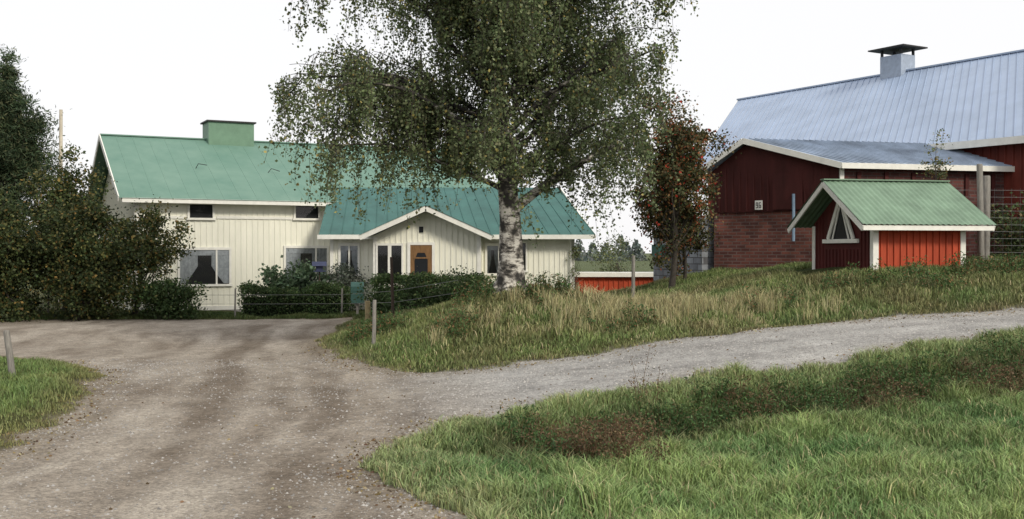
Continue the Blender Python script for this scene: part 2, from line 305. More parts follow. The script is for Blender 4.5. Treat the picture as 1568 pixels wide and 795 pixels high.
# left verge
x,y,s=scatter(60000,-14,-5,11,24.2,.0,.08); m=(x>-.5*y-.9); x,y,s=x[m],y[m],s[m]
c=lerp((.10,.17,.055),(.20,.24,.085),vn(x,y,.8,51)); ed=np.clip(1-s/.8,0,1)[:,None]*.7; c=c*(1-ed)+np.array([.20,.16,.08])*ed
blades('verge_grass',x,y,(.04+.08*np.clip(s/.6,0,1)*vn(x,y,.4,54)*1.6)*(.6+.8*R.rand(len(x))),.01+.006*R.rand(len(x)),jit(c,.3),.6,sd=s)
x,y,s=scatter(40000,-20,-4,33.5,38.5,.0,.1)
c=lerp((.06,.10,.03),(.13,.14,.05),vn(x,y,.8,52))
blades('yard_grass',x,y,(.08+.12*vn(x,y,.6,53))*(.6+.8*R.rand(len(x))),.016+.01*R.rand(len(x)),jit(c),.6,sd=s)
# ---------------------------------------------------------------- leaves
def leaves(name,P,size,col,parent=None,aspect=.7,hang=0.,szj=.4,dirs=None):
    n=len(P); a=R.randn(n,3) if dirs is None else dirs+R.randn(n,3)*.35
    a[:,2]-=hang; a/=np.linalg.norm(a,axis=1)[:,None]; b=np.cross(a,R.randn(n,3)); b/=np.linalg.norm(b,axis=1)[:,None]+1e-9
    s=(size*(1-szj+2*szj*R.rand(n)))[:,None]
    V=np.empty((n,4,3)); V[:,0]=P-a*s*.5;V[:,1]=P+b*s*aspect*.5;V[:,2]=P+a*s*.5;V[:,3]=P-b*s*aspect*.5
    lo=np.arange(n*4)
    return npmesh(name,V.reshape(-1,3),lo,np.arange(n)*4,np.full(n,4),M_leaf,np.repeat(col,4,0),parent)
def pick(n,cols,wts):
    k=R.choice(len(cols),n,p=np.array(wts)/sum(wts)); return jit(np.array(cols)[k],.3)
def clumpy(name,base,center,rad,ncl,per,size,cols,wts,cs=.35,trunk=.1,hang=.2,aspect=.7,nb=None,flat=.8,bark=None,minz=None,shell=.45,taper=0):
    e=empty(name); center=np.array(center,float);rad=np.array(rad,float)
    d=R.randn(ncl,3);d/=np.linalg.norm(d,axis=1)[:,None]; rr=(shell+(1-shell)*R.rand(ncl))[:,None]*(.75+.45*R.rand(ncl,1))
    q=d*rr
    if taper: q[:,:2]*=(1-taper*np.clip(q[:,2:3]*.5+.5,0,1))
    cl=center+q*rad
    if minz is not None: cl[:,2]=np.maximum(cl[:,2],minz+.2*R.rand(ncl))
    cnt=(per*(.4+1.2*R.rand(ncl))).astype(int); own=np.repeat(np.arange(ncl),cnt)
    sz=cs*(.6+.8*R.rand(ncl)); P=cl[own]+R.randn(len(own),3)*sz[own][:,None]*np.array([1,1,flat])*.6
    tone=(.6+.8*R.rand(ncl))[own][:,None]
    leaves('foliage',P,size,pick(len(P),cols,wts)*tone,e,aspect,hang)
    mb=MB(); base=np.array(base,float); top=center+np.array([0,0,rad[2]*.3])
    if trunk:
        tp=[base+(top-base)*t+np.array([math.sin(t*5)*.08,math.cos(t*4)*.08-.08,0]) for t in np.linspace(0,1,8)]
        mb.tube(tp,[trunk*(1-.8*t) for t in np.linspace(0,1,8)],7)
        for k in R.choice(ncl,min(ncl,nb or 25),replace=False):
            q=cl[k]; t=.2+.6*R.rand(); p=base+(top-base)*t; mid=(p+q)/2+np.array([0,0,-.1*np.linalg.norm(q-p)])+R.randn(3)*.08
            mb.tube([p,(p+mid)/2+R.randn(3)*.04,mid,(mid+q)/2+R.randn(3)*.05,q],[trunk*.35,trunk*.28,trunk*.2,trunk*.13,trunk*.06],5)
        mb.obj('branches',bark or M_bark,e,True)
    return e
# ---------------------------------------------------------------- birch
e=empty('birch_tree'); wood=MB(); twg=MB(); bx,by=-.03,25.; bz=h1(bx,by)-.12
tz=[0,.15,.4,.9,1.8,3,4.5,6,7.5,9,10.5,12.2]; tr_=[.50,.41,.34,.29,.245,.215,.17,.14,.115,.09,.06,.02]
def tx(z): return bx-.045*z+.07*math.sin(z*.9)
def ty(z): return by+.05*math.sin(z*.7+1)
tp=[np.array([tx(z),ty(z),bz+z]) for z in tz]; wood.tube(tp,tr_,12)
for k in range(6):
    a=k*1.05+.3; wood.tube([tp[2]+np.array([0,0,.15]),tp[1]+np.array([math.cos(a)*.34,math.sin(a)*.34,0]),tp[0]+np.array([math.cos(a)*.62,math.sin(a)*.62,-.05])],[.2,.15,.06],6)
LP=[]
def strand(p,outd,L,leafn):
    m=6; pts=[p]; d=outd*.45+np.array([0,0,.0]); 
    sw=R.randn(3)*.2
    for i in range(m):
        d=d*.5+np.array([0,0,-.55])+sw*.4; d/=np.linalg.norm(d); pts.append(pts[-1]+d*L/m)
    pts=np.array(pts); twg.tube(pts,np.linspace(.006,.003,m+1),3)
    t=R.rand(leafn)**.8*m; i=np.minimum(t.astype(int),m-1); f=(t-i)[:,None]
    LP.append(pts[i]*(1-f)+pts[i+1]*f+R.randn(leafn,3)*.085)
XL,XR=-4.85,4.2
def limb(z0,az,L,elev,r0,drop=.7):
    d=np.array([math.cos(az)*math.cos(elev),math.sin(az)*math.cos(elev),math.sin(elev)]); p=np.array([tx(z0),ty(z0),bz+z0]); pts=[p];m=10
    side=R.randn(3)*.05; side[2]=0
    for i in range(m):
        q=pts[-1]+d*L/m
        if q[0]<XL or q[0]>XR:
            d[0]*=.15; d/=np.linalg.norm(d)
        d=d+np.array([0,0,-drop*.13*(i/m)])+side+R.randn(3)*.10; d/=np.linalg.norm(d); pts.append(pts[-1]+d*L/m*(.7 if pts[-1][0]<XL or pts[-1][0]>XR else 1))
    pts=np.array(pts); rad=r0*(1-np.linspace(0,1,m+1))**.9+.008; wood.tube(pts,rad,7)
    ns=int(6+L*2.2)
    for k in range(ns):
        t=(.15+.85*(k+R.rand())/ns)*m; i=min(int(t),m-1); q=pts[i]+(pts[i+1]-pts[i])*(t-i)
        dd=(pts[i+1]-pts[i]);dd/=np.linalg.norm(dd); o=R.randn(3);o[2]=o[2]*.6+.3; sdv=dd*.7+o*.8; sdv/=np.linalg.norm(sdv)
        Ls=(.6+1.0*R.rand())*(1.05-.35*t/m); sp=[q];m2=6
        for j in range(m2):
            sdv=sdv+np.array([0,0,-.12])+R.randn(3)*.12; sdv/=np.linalg.norm(sdv); sp.append(sp[-1]+sdv*Ls/m2)
        sp=np.array(sp); twg.tube(sp,np.linspace(max(.01,rad[i]*.4),.005,m2+1),4)
        for s_ in range(R.randint(5,9)):
            tt=(.1+.9*R.rand())*m2; i2=min(int(tt),m2-1); qq=sp[i2]+(sp[i2+1]-sp[i2])*(tt-i2)
            hor=np.array([sdv[0],sdv[1],0])+R.randn(3)*.6; 
            rr=math.hypot(qq[0]-bx,qq[1]-by)
            Ld=.25+(.95+.6*(rr>2))*R.rand()**1.5
            lim=bz+ (1.1 if rr>1.7 else 2.7)
            Ld=min(Ld,max(.15,qq[2]-lim))
            strand(qq,hor,Ld,int(17+32*Ld*(.5+R.rand())))
GA=2.39996
nl=46
for k in range(nl):
    t=k/(nl-1); z0=2.4+8.6*t; az=k*GA+.4
    L=(5.1+.8*math.sin(k*1.7))*(1-.5*max(0,t-.35)**1.4)
    if abs(math.sin(az))>.75: L*=.8
    if t<.12: L*=.8
    limb(z0,az,L,math.radians(45+10*math.sin(k*2.3)+4*t),.07*(1-.5*t),.8+.3*(1-t))
limb(1.9,math.radians(10),4.4,math.radians(52),.12,.8); limb(2.5,math.radians(168),4.9,math.radians(50),.07,1.2)
limb(2.9,math.radians(205),4.8,math.radians(46),.07,1.2); limb(3.6,math.radians(-14),5.0,math.radians(42),.07,1.0)
limb(4.4,math.radians(182),5.8,math.radians(42),.07,1.2); limb(5.2,math.radians(4),5.2,math.radians(42),.07,1.0)
limb(5.9,math.radians(170),5.6,math.radians(36),.065,.9); limb(6.6,math.radians(-8),5.2,math.radians(38),.06,.9); limb(6.9,math.radians(192),5.3,math.radians(34),.06,.9)
limb(2.4,math.radians(186),4.6,math.radians(34),.06,1.3); limb(3.0,math.radians(172),4.8,math.radians(40),.06,1.6); limb(4.4,math.radians(10),4.8,math.radians(40),.06,1.2); limb(2.6,math.radians(-20),3.8,math.radians(42),.055,1.4)
limb(3.8,math.radians(195),5.3,math.radians(32),.06,1.0); limb(3.4,math.radians(160),4.6,math.radians(36),.055,1.2); limb(3.2,math.radians(20),4.6,math.radians(40),.055,1.2)
wood.obj('trunk',M_birch,e,True); twg.obj('twigs',M_bark,e,True)
P=np.concatenate(LP); print('birch leaves',len(P))
cc_=pick(len(P),[(.135,.17,.08),(.09,.12,.055),(.20,.23,.12),(.34,.29,.10)],[5,3.2,2.3,.4])
cc_*=(.65+.7*vn(P[:,0]*1+P[:,1],P[:,2],.9,60))[:,None]
leaves('foliage',P,.068,cc_,e,.75,.5)
# ---------------------------------------------------------------- farmhouse
def corr(mb,P0,P1,P2,P3,n,amp,kind='sine',rows=1):
    P0,P1,P2,P3=[np.array(p,float) for p in (P0,P1,P2,P3)]
    nr=np.cross(P1-P0,P3-P0);nr/=np.linalg.norm(nr); nr=nr if nr[2]>0 else -nr
    if kind=='sine': S=np.linspace(0,1,n*6+1); O=amp*(.5+.5*np.sin(S*n*2*math.pi))
    else:
        S=[];O=[]
        for k in range(n):
            S+=[k/n,(k+.93)/n,(k+.95)/n,(k+.98)/n];O+=[0,0,amp,amp]
        S=np.array(S+[1.]);O=np.array(O+[0.])
    b=len(mb.v);m=len(S)
    for r in range(rows+1):
        t=r/rows
        for s,o in zip(S,O):
            p=(P0*(1-s)+P1*s)*(1-t)+(P3*(1-s)+P2*s)*t+nr*o; mb.v.append(tuple(p))
    for r in range(rows):
        for i in range(m-1): mb.f.append((b+r*m+i,b+r*m+i+1,b+(r+1)*m+i+1,b+(r+1)*m+i))
def window(fr,e,a0,a1,b,z0,z1,mull=(),curt=True,fw=.08,nm='window'):
    t=MB(); t.box(fr,a0-fw,a1+fw,b-.075,b-.001,z1,z1+fw+.02); t.box(fr,a0-fw-.03,a1+fw+.03,b-.10,b-.001,z0-fw,z0)
    t.box(fr,a0-fw,a0,b-.07,b-.001,z0,z1); t.box(fr,a1,a1+fw,b-.07,b-.001,z0,z1)
    for mm in mull: t.box(fr,mm-.03,mm+.03,b-.062,b-.005,z0,z1)
    t.obj(nm+'_frame',M_trim,e)
    t=MB(); t.poly([fr(a0,b-.006,z0),fr(a1,b-.006,z0),fr(a1,b-.006,z1),fr(a0,b-.006,z1)]); t.obj(nm+'_dark_backing',M_int,e)  # flat dark sheet on the wall, painted as the unlit room behind
    if curt:
        t=MB(); w=a1-a0; k0=14
        for (s0,s1,lw) in ((a0,a0+w*.36,.16),(a1-w*.36,a1,.16)):
            for k in range(k0):
                p=s0+(s1-s0)*k/k0;q=s0+(s1-s0)*(k+1)/k0; f=lambda i:b-.02-.010*math.sin(i*1.9)
                def zb(u):
                    r=(u-a0)/w; r=min(r,1-r)/.36; return z0+(z1-z0)*(.02+.75*max(0,r-.3)**1.1)
                t.poly([fr(p,f(k),zb(p)),fr(q,f(k+1),zb(q)),fr(q,f(k+1),z1),fr(p,f(k),z1)])
        for k in range(30):
            p=a0+w*k/30;q=a0+w*(k+1)/30; f=lambda i:b-.036-.004*math.sin(i*2.3)
            t.poly([fr(p,f(k),z1-(z1-z0)*.16),fr(q,f(k+1),z1-(z1-z0)*.16),fr(q,f(k+1),z1),fr(p,f(k),z1)])
        t.obj(nm+'_curtain',M_curt,e)
    t=MB(); t.poly([fr(a0,b-.045,z0),fr(a1,b-.045,z0),fr(a1,b-.045,z1),fr(a0,b-.045,z1)]); t.obj(nm+'_glass',M_glass,e)
def battens(mb,fr,a0,a1,b,z0,ztop,op=(),sp=.21,w=.045,pr=.024):
    a=a0+sp/2
    while a<a1-.05:
        zt=ztop(a) if callable(ztop) else ztop; segs=[(z0,zt)]
        for (o0,o1,q0,q1) in op:
            if o0-.12<a<o1+.12:
                ns=[]
                for s0,s1 in segs:
                    if q0-.1>s0: ns.append((s0,min(s1,q0-.1)))
                    if q1+.1<s1: ns.append((max(s0,q1+.1),s1))
                segs=[s for s in ns if s[1]>s[0]+.02]
        for s0,s1 in segs: mb.box(fr,a-w/2,a+w/2,b-pr,b-.0005,s0,s1)
        a+=sp
H_=empty('farmhouse'); fr=frame((-13.4,39),27); Lh=14.2;D=10.
w=MB(); ez,rz=4.12,6.78
w.poly([fr(0,0,-.4),fr(Lh,0,-.4),fr(Lh,0,ez+.1),fr(0,0,ez+.1)]); w.poly([fr(0,D,-.4),fr(Lh,D,-.4),fr(Lh,D,ez+.1),fr(0,D,ez+.1)])
for a in (0,Lh): w.poly([fr(a,0,-.4),fr(a,0,ez+.1),fr(a,D/2,rz-.12),fr(a,D,ez+.1),fr(a,D,-.4)])
w.obj('walls',M_white,H_)
ops=[(1.54,3.31,1.0,2.25),(1.89,2.71,3.42,3.92),(5.43,7.03,1.1,2.32),(5.81,6.7,3.46,3.95)]
t=MB(); battens(t,fr,0.1,8.3,0,.2,ez+.05,ops); 
frl=frame(fr(0,D,0)[:2],27-90); battens(t,frl,.1,D-.1,0,.2,lambda a:ez+.05+(rz-ez-.2)*(1-abs(a-D/2)/(D/2)))
t.obj('siding_battens',M_white,H_)
t=MB(); t.box(fr,-.03,.12,-.035,.1,-.1,ez+.05); t.box(fr,-.1,8.4,-.06,-.0,.05,.2); t.box(fr,.12,1.75,-.045,-.002,3.38,3.48); t.box(fr,2.85,5.7,-.045,-.002,3.4,3.5)
t.box(fr,-.5,Lh+.5,-.53,-.49,ez-.2,ez-.03)
t.beam(fr(-.62,-.5,ez-.08),fr(-.62,D/2,rz-.06),.04,.2); t.beam(fr(-.62,D/2,rz-.06),fr(-.62,D+.5,ez-.08),.04,.2)
t.beam(fr(Lh+.52,-.5,ez-.08),fr(Lh+.52,D/2,rz-.06),.04,.2)
t.obj('trim',M_trim,H_)
t=MB(); t.box(fr,-.05,8.4,-.05,.02,-.4,.05); t.obj('foundation',M_found,H_)
t=MB(); t.poly([fr(-.5,-.49,ez-.1),fr(Lh+.5,-.49,ez-.1),fr(Lh+.5,.0,ez-.02),fr(-.5,.0,ez-.02)]); t.obj('soffit',M_trim,H_)
t=MB(); corr(t,fr(-.6,D/2,rz),fr(Lh+.5,D/2,rz),fr(Lh+.5,-.56,ez-.05),fr(-.6,-.56,ez-.05),25,.009,'seam',rows=3)
corr(t,fr(-.6,D/2,rz),fr(Lh+.5,D/2,rz),fr(Lh+.5,D+.56,ez-.05),fr(-.6,D+.56,ez-.05),25,.009,'seam'); t.beam(fr(-.6,D/2,rz+.02),fr(Lh+.5,D/2,rz+.02),.2,.05)
t.obj('roof',M_groof,H_)
window(fr,H_,1.54,3.31,0,1.0,2.25,(2.85,)); window(fr,H_,1.89,2.71,0,3.42,3.9,(),False); window(fr,H_,5.43,7.03,0,1.1,2.32,(6.6,)); window(fr,H_,5.81,6.7,0,3.46,3.92,(),False)
t=MB(); t.box(fr,3.5,5.35,4.5,5.7,6.2,7.48); t.obj('chimney',M_chim,H_); t=MB(); t.box(fr,3.42,5.43,4.42,5.78,7.48,7.54); t.obj('chimney_cap',M_dark,H_)
t=MB(); t.tube([fr(2.5,2.2,5.3),fr(2.6,2,5.55),fr(2.9,1.9,5.5)],[.015,.015,.015],5); t.tube([fr(5.2,2.0,5.2),fr(5.4,1.9,5.45),fr(5.7,1.8,5.35)],[.015]*3,5); t.obj('roof_hooks',M_dark,H_)
# wing
fw=frame((-6.6,40),0); a1=8.85
w=MB(); w.poly([fw(0,0,-.4),fw(a1,0,-.4),fw(a1,0,2.95),fw(0,0,2.95)]); w.poly([fw(a1,0,-.4),fw(a1,6,-.4),fw(a1,6,2.95),fw(a1,0,2.95)]); w.poly([fw(0,0,-.4),fw(0,3,-.4),fw(0,3,4.5),fw(0,0,2.95)])
w.poly([fw(0,6,-.4),fw(a1,6,-.4),fw(a1,6,2.95),fw(0,6,2.95)])
px0,px1=1.85,5.5
w.poly([fw(px0,-2.2,-.4),fw(px1,-2.2,-.4),fw(px1,-2.2,2.75),fw((px0+px1)/2,-2.2,3.62),fw(px0,-2.2,2.75)])
w.poly([fw(px0,-2.2,-.4),fw(px0,0,-.4),fw(px0,0,2.75),fw(px0,-2.2,2.75)]); w.poly([fw(px1,-2.2,-.4),fw(px1,0,-.4),fw(px1,0,2.75),fw(px1,-2.2,2.75)])
w.obj('wing_walls',M_white,H_)
opw=[(.36,.98,1.35,2.4),(5.7,6.1,1.4,2.4),(6.86,7.1,1.5,2.5)]; opp=[(1.98,2.33,1.3,2.4),(2.45,2.8,1.3,2.4),(3.1,3.85,.3,2.45)]
t=MB(); battens(t,fw,.1,a1-.1,0,.2,2.9,opw,.19); battens(t,fw,px0+.1,px1-.1,-2.2,.2,lambda a:2.7+.85*(1-abs(a-(px0+px1)/2)/1.83),opp,.19)
t.obj('wing_battens',M_white,H_)
t=MB(); t.box(fw,a1-.12,a1+.03,-.035,.1,0,2.9); t.box(fw,-.03,.1,-.035,.1,0,2.9); t.box(fw,px0-.03,px0+.1,-2.235,-2.1,0,2.7); t.box(fw,px1-.1,px1+.03,-2.235,-2.1,0,2.7)
t.box(fw,-.4,a1+.7,-.55,-.5,2.64,2.8)
t.beam(fw((px0+px1)/2,-2.8,3.66),fw(px0-.42,-2.8,2.66),.05,.17); t.beam(fw((px0+px1)/2,-2.8,3.66),fw(px1+.42,-2.8,2.66),.05,.17)
t.beam(fw(a1+.75,-.5,2.72),fw(8.5,3,4.62),.05,.12); t.obj('wing_trim',M_trim,H_)
t=MB(); corr(t,fw(-.5,3,4.7),fw(8.4,3,4.7),fw(a1+.75,-.55,2.8),fw(-.35,-.55,2.8),24,.02,'seam'); corr(t,fw(-.5,3,4.7),fw(8.4,3,4.7),fw(a1+.75,6.55,2.8),fw(-.35,6.55,2.8),24,.02,'seam')
t.poly([fw(8.4,3,4.7),fw(a1+.75,-.55,2.8),fw(a1+.75,6.55,2.8)])
pm=(px0+px1)/2
corr(t,fw(pm,-2.85,3.76),fw(pm,1.4,3.76),fw(px0-.45,1.0,2.74),fw(px0-.45,-2.85,2.74),14,.02,'seam'); corr(t,fw(pm,-2.85,3.76),fw(pm,1.4,3.76),fw(px1+.45,1.0,2.74),fw(px1+.45,-2.85,2.74),14,.02,'seam')
t.obj('wing_roof',M_gdark,H_)
window(fw,H_,.36,.98,0,1.35,2.4,(.67,)); window(fw,H_,5.7,6.1,0,1.4,2.4); window(fw,H_,6.86,7.1,0,1.5,2.5,(),False,fw=.06)
window(fw,H_,1.98,2.33,-2.2,1.3,2.4,(),False,fw=.06); window(fw,H_,2.45,2.8,-2.2,1.3,2.4,(),False,fw=.06)
t=MB(); t.box(fw,3.1,3.85,-2.25,-2.203,.3,2.42); t.box(fw,3.2,3.75,-2.275,-2.25,1.95,2.0); t.obj('door',M_wood,H_)
t=MB(); t.poly([fw(3.25,-2.262,1.3),fw(3.7,-2.262,1.3),fw(3.7,-2.262,1.9),fw(3.6,-2.262,2.15),fw(3.35,-2.262,2.15),fw(3.25,-2.262,1.9)]); t.box(fw,3.4,3.55,-2.24,-2.2,2.85,3.05); t.obj('door_glass',M_int,H_)
t=MB(); t.box(fw,3.0,3.1,-2.27,-2.203,.3,2.52); t.box(fw,3.85,3.95,-2.27,-2.203,.3,2.52); t.box(fw,3.1,3.85,-2.27,-2.203,2.42,2.52); t.obj('door_frame',M_trim,H_)
t=MB(); t.tube([fw(a1-.1,-.1,0),fw(a1-.1,-.1,2.7)],[.04,.04],6); t.tube([fr(8.1,-.1,0),fr(8.1,-.1,3.9)],[.045,.045],6); t.obj('downpipes',M_trim,H_)
# ---------------------------------------------------------------- barn
Bn=empty('red_barn'); I=lambda a,b,z:(a,b,z)
def ext(p,q,t): return tuple(np.array(p)+(np.array(q)-np.array(p))*t)
EL,ER=(7.2,43.8,5.56),(14.9,31.9,5.56); RL,RR=(10.4,50.4,9.16),(17.8,38,9.16); E2,R2=ext(EL,ER,1.7),ext(RL,RR,1.7)
t=MB(); corr(t,RL,R2,E2,EL,80,.028,'seam',rows=4)
BL=tuple(2*np.array(RL)-np.array(EL));B2=tuple(2*np.array(R2)-np.array(E2)); BL=(BL[0],BL[1],5.56);B2=(B2[0],B2[1],5.56); t.poly([RL,R2,B2,BL]); t.beam(RL,R2,.25,.06); t.obj('main_roof',M_blue,Bn)
ins=np.array([.35,.2,0])
w=MB(); a,b_=np.array(EL)+ins+np.array([.3,-.1,0]),np.array(E2)+ins; z=lambda p,h:(p[0],p[1],h)
w.poly([z(a,1),z(b_,1),z(b_,5.6),z(a,5.6)]); r_=np.array(RL)+np.array([.3,-.5,0]); bl=np.array(BL)+np.array([-.1,-.4,0]); w.poly([z(a,1),z(bl,1),z(bl,5.5),z(r_,9.05),z(a,5.5)])
wl=float(np.linalg.norm((b_-a)[:2])); fwl=frame(a[:2],math.degrees(math.atan2(b_[1]-a[1],b_[0]-a[0]))); battens(w,fwl,.1,wl-.1,0,1,5.5,(),.26,.05,.03); w.obj('main_walls',M_red,Bn)
t=MB(); t.beam(z(EL,5.46),z(E2,5.46),.05,.22); t.beam(z(EL,5.5),z(RL,9.1),.05,.1); t.obj('main_trim',M_trim,Bn)
vp=ext(RL,RR,.62); fv=frame(vp[:2],-59)
vt=MB(); vt.box(fv,-.5,.5,-.4,.4,8.7,9.78); vt.obj('roof_vent',mat('vent_sheet',(.36,.42,.52),.5),Bn)
vt=MB()
for a_ in (-.45,.45):
    for b2 in (-.35,.35): vt.box(fv,a_-.04,a_+.04,b2-.04,b2+.04,9.78,10.02)
vt.box(fv,-.85,.85,-.7,.7,10.02,10.07); vt.obj('roof_vent_cap',M_dark,Bn)
# annex
GL,GR,PK=np.array((5.8,34.4,4.72)),np.array((9.4,31.3,4.72)),np.array((7.0,33.3,5.62)); dv=np.array([.969,.246,0])
A_r=PK+dv*6.3; A_e=GR+dv*8.5; A_l=GL+dv*3.5
t=MB(); corr(t,PK,A_r+dv*.6,A_e,GR,34,.03,'seam',rows=3); t.poly([PK,A_r,A_l,GL]); t.obj('annex_roof',M_blued,Bn)
gin=dv*.28; gl,gr,pk=GL+gin+np.array([.25,-.15,0]),GR+gin+np.array([-.2,.25,0]),PK+gin
brz=3.42
def on(t,h): p=gl+(gr-gl)*t; return (p[0],p[1],h)
w=MB(); w.poly([on(0,1),on(1,1),on(1,brz),on(0,brz)]); w.obj('brick_gable',M_brick,Bn)
w=MB(); off=-dv*.05; w.poly([tuple(np.array(q)+off) for q in (on(0,brz-.03),on(1,brz-.03),(gr[0],gr[1],4.72),(pk[0],pk[1],5.55),(gl[0],gl[1],4.72))]); 
fg=frame(gl[:2]-dv[:2]*.05,-40.7); Lg=float(np.linalg.norm(gr[:2]-gl[:2]))
tpk=float(np.dot((pk-gl)[:2],(gr-gl)[:2]))/Lg
battens(w,fg,.1,Lg-.1,0,brz,lambda a:4.66+(.8*a/tpk if a<tpk else .8*(Lg-a)/(Lg-tpk)),(),.24,.05,.03)
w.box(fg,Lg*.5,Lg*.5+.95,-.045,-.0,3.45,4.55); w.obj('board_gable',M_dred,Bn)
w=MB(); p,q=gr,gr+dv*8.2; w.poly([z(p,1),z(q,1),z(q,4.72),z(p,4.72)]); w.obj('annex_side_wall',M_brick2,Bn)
w=MB(); fs=frame(gr[:2],14.2)
for k in range(9): w.box(fs,.5+k*.9,.62+k*.9,-.06,-.001,1.2,4.5)
w.box(fs,0,8.2,-.08,-.002,3.5,3.62); w.obj('annex_side_posts',M_dred,Bn)
t=MB(); up=np.array([0,0,-.07]); t.beam(PK+up,GL+up,.05,.17); t.beam(PK+up,GR+up,.05,.17); t.beam(GR+up,A_e+up,.05,.16); t.box(fs,-.05,.08,-.05,.05,1.5,4.6); t.obj('annex_trim',M_trim,Bn)
t=MB(); pz=on(.66,0); t.tube([(pz[0]-.08,pz[1]-.1,2.5),(pz[0]-.08,pz[1]-.1,3.9)],[.045,.045],8); t.obj('blue_pipe',mat('pipe_blue',(.22,.31,.42),.4),Bn)
t=MB(); k=Lg*.36; t.box(fg,k,k+.24,-.06,-.035,3.46,3.74); t.obj('number_plate',M_trim,Bn)
t=MB()
def dig(a,segs):
    for sgm in segs:
        q={'t':(0,.07,.16,.18),'m':(0,.07,.085,.105),'b':(0,.07,.01,.03),'tl':(0,.018,.1,.18),'tr':(.052,.07,.1,.18),'bl':(0,.018,.01,.1),'br':(.052,.07,.01,.1)}[sgm]
        t.box(fg,k+a+q[0],k+a+q[1],-.065,-.0605,3.5+q[2],3.5+q[3])
dig(.035,['t','m','b','tl','tr','br']); dig(.135,['t','m','b','tl','bl','br']); t.obj('number_digits',M_dark,Bn)
w=MB()
w.hexa([(4.72,36.6,.5),(5.95,34.35,.5),(8,36,.5),(6.5,38.2,.5),(4.72,36.6,2.9),(5.95,34.35,3.3),(8,36,3.3),(6.5,38.2,2.9)]); w.obj('grey_block_wall',M_stone,Bn)
t=MB(); t.box(frame((4.78,36.2),-61),0.05,.45,-.25,-.02,2.05,2.42); t.obj('meter_box',M_mbox,Bn)
# ---------------------------------------------------------------- well house
Wl=empty('well_house'); f=frame((8.41,25.5),12); L_,W_=2.33,2.9; g0=1.5; we=2.86; wr=3.93
w=MB(); w.poly([f(0,0,g0),f(L_,0,g0),f(L_,0,we+.05),f(0,0,we+.05)]); w.poly([f(L_,0,g0),f(L_,W_,g0),f(L_,W_,we+.05),f(L_,W_/2,wr-.15),f(L_,0,we+.05)]); w.poly([f(0,W_,g0),f(L_,W_,g0),f(L_,W_,we+.05),f(0,W_,we+.05)])
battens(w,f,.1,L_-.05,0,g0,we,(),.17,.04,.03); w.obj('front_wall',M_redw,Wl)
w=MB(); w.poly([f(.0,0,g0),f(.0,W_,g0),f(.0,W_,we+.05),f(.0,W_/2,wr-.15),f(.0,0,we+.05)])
f2=frame(f(0,W_,0)[:2],12-90); battens(w,f2,.05,W_-.05,0,g0,lambda a:we+.02+(wr-we-.2)*(1-abs(a-W_/2)/(W_/2)),[(.75,2.15,2.35,3.6)],.17,.04,.03); w.obj('gable_wall',M_redw_shade,Wl)
t=MB(); t.box(f,-.045,.1,-.045,.1,g0,we-.02); t.box(f,L_-.1,L_+.04,-.045,.1,g0,we-.02); t.box(f,-.045,.09,W_-.1,W_+.04,g0,we-.02)
t.box(f,.1,L_-.1,-.042,-.003,we-.14,we-.03)
ov=.52;ow=.42
ze=we-.12
pkL=f(-ov,W_/2,wr-.09); t.beam(pkL,f(-ov,-ow,ze-.02),.04,.13); t.beam(pkL,f(-ov,W_+ow,ze-.02),.04,.13)
pkR=f(L_+ov,W_/2,wr-.09); t.beam(pkR,f(L_+ov,-ow,ze-.02),.04,.13); t.beam(pkR,f(L_+ov,W_+ow,ze-.02),.04,.13); t.beam(f(-ov,-ow,ze),f(L_+ov,-ow,ze),.04,.12)
c_=W_/2
A3=[f2(c_-.62,-.06,2.5),f2(c_+.62,-.06,2.5),f2(c_,-.06,3.55)]
t.beam(A3[0],A3[2],.05,.11); t.beam(A3[1],A3[2],.05,.11); t.box(f2,c_-.85,c_+.85,-.1,-.03,2.4,2.5); t.beam(f2(c_-.4,-.055,2.5),f2(c_-.02,-.055,3.35),.03,.05); t.beam(f2(c_+.4,-.055,2.5),f2(c_+.02,-.055,3.35),.03,.05)
t.obj('white_trim',M_trim,Wl,bevel=.006)
t=MB(); t.poly([f2(c_-.6,-.035,2.5),f2(c_+.6,-.035,2.5),f2(c_,-.035,3.5)]); t.obj('triangle_window',M_int,Wl)
t=MB(); corr(t,f(-ov-.03,W_/2,wr),f(L_+ov+.03,W_/2,wr),f(L_+ov+.03,-ow-.05,ze+.07),f(-ov-.03,-ow-.05,ze+.07),24,.022,'sine'); corr(t,f(-ov-.03,W_/2,wr),f(L_+ov+.03,W_/2,wr),f(L_+ov+.03,W_+ow+.05,ze+.07),f(-ov-.03,W_+ow+.05,ze+.07),24,.022,'sine'); t.beam(f(-ov-.03,W_/2,wr+.025),f(L_+ov+.03,W_/2,wr+.025),.2,.03); t.obj('roof',M_wroof,Wl)
# ---------------------------------------------------------------- red shed behind
S=empty('red_shed'); fsd=frame((2.6,44),0); t=MB(); t.box(fsd,0,3.4,0,2,-.2,1.18); battens(t,fsd,0,3.4,0,0,1.15,(),.2,.04,.03); t.obj('walls',M_redw,S); t=MB(); t.box(fsd,-.15,3.5,-.2,2.2,1.18,1.34); t.obj('roof',M_trim,S)
